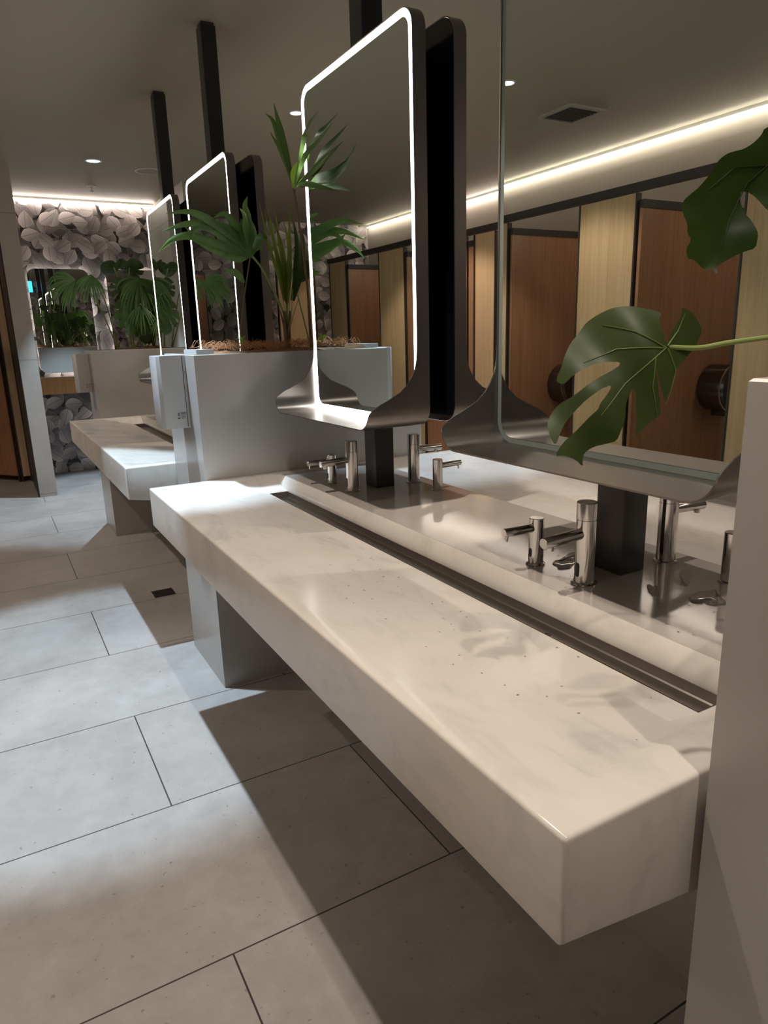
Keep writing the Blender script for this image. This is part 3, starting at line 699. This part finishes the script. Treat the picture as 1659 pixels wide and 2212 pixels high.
for a, b in (((-.17, -.17), (.17, -.135)), ((-.17, .135), (.17, .17)), ((-.17, -.135), (-.135, .135)), ((.135, -.135), (.17, .135))): mb.box((a[0], a[1], -.012), (b[0], b[1], 0))
mb.build('vent_frame', m_grille, r, smooth=False)
MB().box((-.135, -.135, -.004), (.135, .135, 0)).build('vent_core', mat('vent_dark_core', (.07, .075, .065), .6), r, smooth=False)
mb = MB()
for k in range(9): mb.box((-.135, -.13+k*.03, -.009), (.135, -.123+k*.03, -.004))
mb.build('louvre', mat('vent_louvre_grey', (.12, .125, .105), .6), r, smooth=False)
r = thing('exit_sign', 'small cyan lit sign seen in the backlit wall mirror', 'sign', (.537, .30, 2.44))
MB().box((-.05, -.02, -.10), (.05, .02, .10), .004).build('sign_box', m_cyan, r)
MB().box((-.01, -.01, .10), (.01, .01, CEIL-2.44)).build('hanger', m_black, r, smooth=False)

# ------------------------------------------------------------------ plants
def leaf_mesh(outline, O, A, B, N, curve, step=.012, mirror=False):
    """fill an outline (a,b in metres) laid in the plane of A,B through O, bent along N by curve(a,b)."""
    vv = [Vector(p) for p in outline]; nE = len(vv)
    minx, maxx = min(p.x for p in vv), max(p.x for p in vv); miny, maxy = min(p.y for p in vv), max(p.y for p in vv)
    pts = list(vv); y = miny+step/2; k = 0
    def inside(x, y):
        c = False; j = nE-1
        for i in range(nE):
            if (vv[i].y > y) != (vv[j].y > y) and x < (vv[j].x-vv[i].x)*(y-vv[i].y)/(vv[j].y-vv[i].y)+vv[i].x: c = not c
            j = i
        return c
    while y < maxy:
        x = minx+step/2+(k % 2)*step/2
        while x < maxx:
            if inside(x, y) and min((Vector((x, y))-q).length for q in vv) > step*.45: pts.append(Vector((x, y)))
            x += step
        y += step; k += 1
    r = geometry.delaunay_2d_cdt(pts, [(i, (i+1) % nE) for i in range(nE)], [], 1, 1e-5)
    mb = MB(); O, A, B, N = Vector(O), Vector(A), Vector(B), Vector(N)
    vs = [mb.bm.verts.new(O+A*p.x+B*p.y+N*curve(p.x, p.y)) for p in r[0]]
    for f in r[2]:
        try: mb.bm.faces.new([vs[i] for i in f])
        except ValueError: pass
    return mb
CR, CU, CF = Vector((.8697, -.4927, -.0291)), Vector((.1472, .2028, .9681)), Vector((.4711, .8462, -.2489))
def rounded(pl, it=1):
    for _ in range(it):
        out = []
        for i, p in enumerate(pl):
            q = pl[(i+1) % len(pl)]; out += [(p[0]*.78+q[0]*.22, p[1]*.78+q[1]*.22), (p[0]*.22+q[0]*.78, p[1]*.22+q[1]*.78)]
        pl = out
    return pl
mons = thing('monstera_plant', 'monstera with two big glossy leaves leaning over the near counter end', 'plant', (.62, -.24, 1.33))
def localize(o, root): o.location = -Vector(root.location)
def veins(segs, O, A, B, N, curve, name, root, r0=.0016, m=None):
    mb = MB(); O, A, B, N = Vector(O), Vector(A), Vector(B), Vector(N)
    for s in segs:
        pts = [Vector(p) for p in s]; fine = []
        for a, b in zip(pts, pts[1:]):
            for k in range(6): fine.append(a+(b-a)*k/6)
        fine.append(pts[-1]); n_ = len(fine)
        P = [O+A*p.x+B*p.y+N*curve(p.x, p.y) for p in fine]
        mb.tube(P, [r0*(1-.75*i/n_) for i in range(n_)], 6)
    o = mb.build(name, m or m_vein); o.parent = root; localize(o, root); return o
# lower leaf
def curv1(a, b):
    # keel along the midrib, lobes bending away, tip hanging forward
    mx, my = -.62, -.785; d = abs(a*my-b*mx)
    return -.004 + d*d*2.6 + .15*max(0, -b-.06)**1.4 + .004*math.sin(a*60+b*40)
O1 = (.285, .149, 1.332)
ol1 = rounded(LEAF_LOW, 1)
l1 = leaf_mesh(ol1, O1, CR, CU, CF, curv1, .007).build('leaf', m_leaf, angle=180); l1.parent = mons; localize(l1, mons)
v1 = veins([[(-.002, -.002), (-.05, -.045), (-.082, -.085)], [(-.003, -.002), (-.04, .018), (-.075, .03)], [(-.004, -.003), (-.06, -.002), (-.10, -.018)],
            [(-.016, -.014), (-.018, -.05), (-.008, -.09)], [(0, 0), (.015, .02), (.022, .04)], [(0, -.003), (.01, -.03), (.0, -.07)]], O1, CR, CU, CF, lambda a, b: curv1(a, b)-.0006, 'leaf_veins', l1, .0011)
v1.location = (0, 0, 0)
sp = [O1, (.315, .125, 1.330), (.345, .10, 1.336), (.40, .05, 1.343), (.48, -.04, 1.345), (.56, -.14, 1.34), (.62, -.24, 1.31)]
s1 = MB().tube(smoothpath(sp, 5), .0032, 10).build('petiole', m_stem); s1.parent = mons; localize(s1, mons)
# upper leaf
def curv2(a, b):
    d = (a*.80+b*-.60)   # across the fold
    d = (a+.045)*.86+(b+.10)*-.5
    return .010 - .9*abs(d)*.25 + d*d*1.2 + .003*math.sin(b*70)
O2 = (.431, .139, 1.576)
l2 = leaf_mesh(rounded(LEAF_HIGH, 1), O2, CR, CU, CF, curv2, .008).build('leaf', m_leafd, angle=180); l2.parent = mons; localize(l2, mons)
v2 = veins([[(.06, .02), (-.02, -.05), (-.045, -.10), (-.055, -.135)], [(.0, -.03), (-.04, -.035), (-.07, -.06)], [(.02, -.01), (.04, -.08)]], O2, CR, CU, CF, lambda a, b: curv2(a, b)-.0006, 'leaf_veins', l2, .0012, m_leaf)
v2.location = (0, 0, 0)
sp = [Vector(O2)+CR*.06+CU*.02+CF*.01, (.53, .08, 1.63), (.58, -.05, 1.62), (.62, -.18, 1.48), (.63, -.24, 1.31)]
s2 = MB().tube(smoothpath(sp, 5), .0035, 10).build('petiole', m_stem); s2.parent = mons; localize(s2, mons)
st = MB().tube(smoothpath([(.60, -.25, 1.30), (.63, -.24, 1.38), (.66, -.25, 1.44)], 4), .012, 10).build('stalk', m_bstem); st.parent = mons; localize(st, mons)

def ribbon(mb, pts, width, nrm, fold=.25, taper_in=.35):
    P = smoothpath(pts, 5); n_ = len(P); rows = []
    for i, p in enumerate(P):
        d = (P[min(i+1, n_-1)]-P[max(i-1, 0)]).normalized(); s = d.cross(Vector(nrm))
        if s.length < 1e-4: s = d.orthogonal()
        s.normalize(); u = s.cross(d); t = i/(n_-1)
        w = width*(taper_in+(1-taper_in)*min(1, t/.35))*max(0.03, min(1, (1-t)/.45))**.8
        rows.append([p-s*w/2, p+u*w*fold, p+s*w/2])
    mb.grid(rows)
def palm_leaf(polys, yfun, width, name, m, root, nrm=(.2, -1, .2), fold=.25):
    mb = MB()
    for i, pl in enumerate(polys):
        pts = [(x, yfun(i, k, len(pl)), z) for k, (x, z) in enumerate(pl)]
        L = sum((Vector(a)-Vector(b)).length for a, b in zip(pts, pts[1:]))
        ribbon(mb, pts, width if L > .12 else width*.6, nrm, fold)
    o = mb.build(name, m, angle=180); o.parent = root; localize(o, root); return o
def stem(pts, r, name, m, root):
    o = MB().tube(smoothpath(pts, 5), r, 8).build(name, m); o.parent = root; localize(o, root); return o

palm = thing('palm_plant', 'tall fan palm with a drooping green leaf rising from the coir bed', 'palm', (.652, 2.3, 1.335))
rp_ = random.Random(5); ya = [rp_.uniform(-.10, .06) for _ in range(20)]
ext = []
palm_leaf(PALM_A, lambda i, k, n_: 2.3 + ya[i]*k/(n_-1) - .04*k/(n_-1), .036, 'fan_leaf', m_palm, palm)
# webbing near the hub of the drooping leaf
palm_leaf([[(.511, 1.668), (.46, 1.70), (.40, 1.735)], [(.511, 1.668), (.47, 1.73), (.44, 1.78)], [(.511, 1.668), (.50, 1.75), (.49, 1.80)], [(.515, 1.66), (.53, 1.72), (.52, 1.79)], [(.511, 1.668), (.45, 1.68), (.39, 1.70)]], lambda i, k, n_: 2.296, .048, 'leaf_web', m_palm, palm)
palm_leaf(PALM_B, lambda i, k, n_: 2.3 + ya[i+3]*k/(n_-1)*.7, .017, 'fan_leaf', m_palmy, palm)
palm_leaf([[(.652, 1.50), (.66, 1.60), (.652, 1.72)], [(.652, 1.5), (.675, 1.6), (.685, 1.72)], [(.65, 1.5), (.64, 1.6), (.625, 1.70)]], lambda i, k, n_: 2.305, .03, 'leaf_web', m_palmy, palm)
stem([(x, 2.3, z) for x, z in PALM_ST[0]], .0045, 'leaf_stalk', m_stem, palm)
stem([(x, 2.3, z) for x, z in PALM_ST[1]], .006, 'leaf_stalk', m_stem, palm)
mb = MB()
for k in range(5):
    a = k*1.3; mb.tube([(.652+.006*math.cos(a), 2.3+.006*math.sin(a), 1.31), (.652+.010*math.cos(a), 2.3+.01*math.sin(a), 1.40), (.65+.022*math.cos(a), 2.3+.02*math.sin(a), 1.46)], [.007, .006, .002], 7)
o = mb.build('stem_base', m_bstem); o.parent = palm; localize(o, palm)
for k in range(5):
    a = rp_.uniform(0, 6.28); 
    stem([(.652, 2.3, 1.36), (.652+.04*math.cos(a), 2.3+.04*math.sin(a), 1.42+rp_.uniform(0, .05)), (.652+.06*math.cos(a), 2.3+.07*math.sin(a), 1.50+rp_.uniform(0, .05))], .0016, 'thin_shoot', m_stem, palm)

tallp = thing('palm_plant', 'slender palm whose tallest leaves cross the lit edge of the tallest mirror', 'palm', (.735, 2.25, 1.335))
def leaflets(polys, w, m):
    mb = MB()
    for pts in polys: ribbon(mb, pts, w, (-.45, -.85, .2), .2, .25)
    o = mb.build('fan_leaf', m, angle=180); o.parent = tallp; localize(o, tallp)
leaflets([[(0.6102, 2.05, 1.8713), (0.6099, 2.0833, 1.9423), (0.5987, 2.1167, 2.0045), (0.5741, 2.15, 2.0724)], [(0.6102, 2.05, 1.8713), (0.6023, 2.075, 1.9476), (0.5898, 2.1, 2.0326), (0.5769, 2.125, 2.1044), (0.5603, 2.15, 2.1318)], [(0.6102, 2.05, 1.8713), (0.6054, 2.075, 1.9641), (0.596, 2.1, 2.0607), (0.5937, 2.125, 2.118), (0.5943, 2.15, 2.169)]], 0.022, m_palm)
leaflets([[(0.5805, 1.98, 1.8569), (0.5848, 1.96, 1.9078), (0.6113, 1.94, 1.9559)]], 0.035, m_lime)
leaflets([[(0.5805, 1.98, 1.8608), (0.5988, 1.965, 1.8784), (0.6001, 1.95, 1.8526)]], 0.028, m_palm)
leaflets([[(0.5812, 1.97, 1.8588), (0.5558, 1.8467, 1.8462), (0.5514, 1.7233, 1.8164), (0.5656, 1.6, 1.7793)]], 0.024, m_palm)
leaflets([[(0.5782, 1.97, 1.8548), (0.5622, 1.84, 1.8607), (0.5576, 1.71, 1.8779), (0.5764, 1.58, 1.9135)]], 0.03, m_palm)
leaflets([[(0.5782, 1.97, 1.8548), (0.5788, 1.8667, 1.8704), (0.5726, 1.7633, 1.8682), (0.567, 1.66, 1.889)]], 0.026, m_palm)
leaflets([[(0.5822, 1.97, 1.8667), (0.5758, 1.86, 1.932), (0.5763, 1.75, 1.9548), (0.5744, 1.64, 1.9786)]], 0.022, m_palm)
leaflets([[(0.5822, 1.97, 1.8706), (0.5857, 1.8867, 1.9835), (0.569, 1.8033, 2.0126), (0.5676, 1.72, 2.0299)]], 0.018, m_palm)
hubp = (0.589, 2.0, 1.861)
stem([(.735, 2.25, 1.31), (.728, 2.24, 1.50), (.70, 2.2, 1.66), (.64, 2.1, 1.80), tuple(hubp)], .005, 'leaf_stalk', m_bstem, tallp)
for pl in PALM_C: pass
palm_leaf(PALM_C, lambda i, k, n_: 2.26, .05, 'fan_leaf', m_leafd, tallp)
stem([(.735, 2.26, 1.31), (.712, 2.26, 1.42), (.69, 2.26, 1.52)], .003, 'leaf_stalk', m_stem, tallp)

shoot = thing('seedling', 'tiny lime green seedling in the coir by the second lit mirror', 'seedling', (.43, 2.22, 1.318))
for k in range(5):
    a = k*1.4; mb = MB(); ribbon(mb, [(0, 0, .015+k*.003), (.012*math.cos(a), .012*math.sin(a), .03+k*.004), (.020*math.cos(a), .02*math.sin(a), .026+k*.004)], .012, (0, 0, 1), .2, .4)
    mb.build('leaf', m_lime, shoot, angle=180)
MB().tube([(0, 0, -.008), (.001, 0, .014), (0, 0, .034)], .0014, 6).build('stem', m_stem, shoot)

# round-leaved weed left of the palm
weed = thing('leafy_stem', 'thin bent stem with one rounded leaf before the second lit mirror', 'plant', (.445, 2.28, 1.33))
stem([(x, 2.28, z) for x, z in PALM_ST[4]] , .0028, 'stem', m_bstem, weed)
palm_leaf([[(.475, 1.565), (.445, 1.60), (.40, 1.61)]], lambda i, k, n_: 2.27, .055, 'leaf', m_palm, weed)

def mon_outline(s, rr, slits=4, heart=.35):
    out = []; n_ = 96; sl = []
    for sd in (1, -1):
        for k in range(slits): sl.append(sd*(.55+k*.52+rr.uniform(-.08, .08)))
    for k in range(n_):
        a = -PI+2*PI*(k+.5)/n_     # 0 = tip, pi = notch
        r = s*(.62+.38*math.cos(a*.5)**2) * (1-heart*math.exp(-((abs(a)-PI)/.35)**2)) * (1+.14*math.exp(-(a/.25)**2))
        w = .78
        for q in sl:
            if abs(a-q) < .075: r *= .50+.5*(abs(a-q)/.075)**2
        out.append((r*math.sin(a)*w, -r*math.cos(a)))
    return out
def mon_leaf(root, hub, yawd, pit, s, rr, m, slits=4):
    q = Matrix.Rotation(math.radians(yawd), 3, 'Z') @ Matrix.Rotation(math.radians(pit), 3, 'X')
    A = q @ Vector((1, 0, 0)); B = q @ Vector((0, 0, 1)); N = q @ Vector((0, 1, 0))
    cv = lambda a, b: abs(a)*abs(a)*2.0/max(s, .05)*.35 + b*b*1.2
    mb = leaf_mesh(mon_outline(s, rr, slits), hub, A, B, N, cv, s*.16)
    o = mb.build('leaf', m, angle=180); o.parent = root; localize(o, root)
    v = veins([[(0, 0), (0, -s*.5), (0, -s*1.0)]] + [[(0, -s*t), (sd*s*.28, -s*t-s*.05), (sd*s*.5, -s*t-s*.22)] for t in (.08, .35, .6) for sd in (1, -1)], hub, A, B, N, lambda a, b: cv(a, b)-.001, 'leaf_veins', o, .0016)
    v.location = (0, 0, 0)
def bushy_monstera(base, hubs, label, seed, dark=False):
    rr = random.Random(seed); root = thing('monstera_plant', label, 'plant', base)
    for (x, y, z, yw, pt, s, sl) in hubs:
        mon_leaf(root, (x, y, z), yw, pt, s, rr, m_leafd if (dark or rr.random() < .4) else m_leaf2, sl)
        bx, by, bz = base
        stem([(bx+rr.uniform(-.02, .02), by+rr.uniform(-.02, .02), bz-.03), ((bx+x)/2+rr.uniform(-.03, .03), (by+y)/2, (bz*.4+z*.6)), (x, y, z)], .004, 'petiole', m_stem, root)
    return root
m_leaf2 = leafmat('mid_leaf_green', (.04, .10, .02), (.08, .17, .035))
def fan_palm(base, fans, label, seed, m):
    rr = random.Random(seed); root = thing('palm_plant', label, 'palm', base)
    for (hx, hy, hz, dirdeg, spread, L, cnt, droop) in fans:
        mb = MB(); hub = Vector((hx, hy, hz))
        for k in range(cnt):
            t = (k+.5)/cnt*2-1; a = math.radians(dirdeg+t*spread); l = L*(1-.25*abs(t))*rr.uniform(.85, 1.1)
            side = rr.uniform(-.06, .06)
            d = Vector((math.cos(a), -.25+side*2, math.sin(a)))
            p1 = hub+d*l*.5; p2 = hub+d*l*.85+Vector((0, 0, -droop*l*.35)); p3 = hub+d*l*1.0+Vector((0, 0, -droop*l*.95))
            ribbon(mb, [hub, p1, p2, p3], L*.075, (.1, -1, .3), .2, .4)
        o = mb.build('fan_leaf', m, angle=180); o.parent = root; localize(o, root)
        bx, by, bz = base
        stem([(bx, by, bz-.04), ((bx+hx)/2, (by+hy)/2, bz*.3+hz*.7), (hx, hy, hz)], .0045, 'leaf_stalk', m_stem, root)
    return root
# planter beyond the second counter: bases within x .22-1.13, y 4.72-5.13, z 1.30
fan_palm((.42, 4.95, 1.31), [(.17, 4.80, 1.765, 200, 60, .20, 17, .45), (.27, 4.80, 1.80, 255, 60, .16, 14, .35)], 'bushy palm drooping over the hand dryer of the farther planter', 21, m_palm)
fan_palm((.66, 4.95, 1.31), [(.58, 4.78, 1.78, 262, 85, .21, 20, .5), (.66, 4.80, 1.76, 310, 65, .20, 14, .55), (.56, 4.74, 1.60, 265, 55, .16, 12, .3), (.68, 4.72, 1.52, 280, 60, .15, 12, .3)], 'bushy palm with hanging strips in the middle of the farther planter', 22, m_palm)
fan_palm((.86, 4.92, 1.31), [(.84, 4.76, 1.80, 275, 85, .19, 18, .5), (.76, 4.76, 1.70, 265, 60, .17, 12, .4), (.90, 4.85, 1.66, 300, 70, .18, 10, .5), (.80, 4.88, 1.56, 250, 60, .18, 10, .4)], 'bushy palm in front of the smallest glowing mirror edge', 23, m_palm)
bushy_monstera((.50, 4.85, 1.31), [(.42, 4.79, 1.85, 15, 58, .11, 0), (.52, 4.78, 1.85, -25, 50, .13, 2), (.48, 4.76, 1.57, 15, -12, .15, 3), (.56, 4.75, 1.47, -20, 8, .12, 4), (.46, 4.79, 1.73, 25, 20, .11, 3), (.62, 4.76, 1.68, -35, 25, .10, 3)], 'broad-leaved monstera topping the farther planter beside the wallpaper strip', 31)
bushy_monstera((.80, 4.82, 1.31), [(.70, 4.77, 1.56, 10, 25, .12, 3), (.78, 4.75, 1.48, -15, 15, .12, 4), (.86, 4.76, 1.54, -30, 35, .11, 3), (.80, 4.78, 1.82, 0, 60, .11, 2), (.64, 4.75, 1.42, 30, 35, .10, 3), (.90, 4.76, 1.42, -20, 30, .10, 3), (.72, 4.74, 1.39, 15, 50, .09, 2), (.76, 4.76, 1.66, 20, 20, .11, 3)], 'dark monstera clump at the foot of the smallest glowing mirror', 32, True)
bushy_monstera((.60, 5.02, 1.31), [(.62, 4.99, 1.50, 20, 20, .12, 3), (.72, 4.98, 1.62, -10, 30, .13, 3), (.84, 5.0, 1.66, 5, 30, .12, 3), (.56, 5.0, 1.66, 5, 20, .13, 3), (.95, 4.98, 1.55, -20, 25, .13, 3)], 'monstera low behind the palms of the farther planter', 33, True)
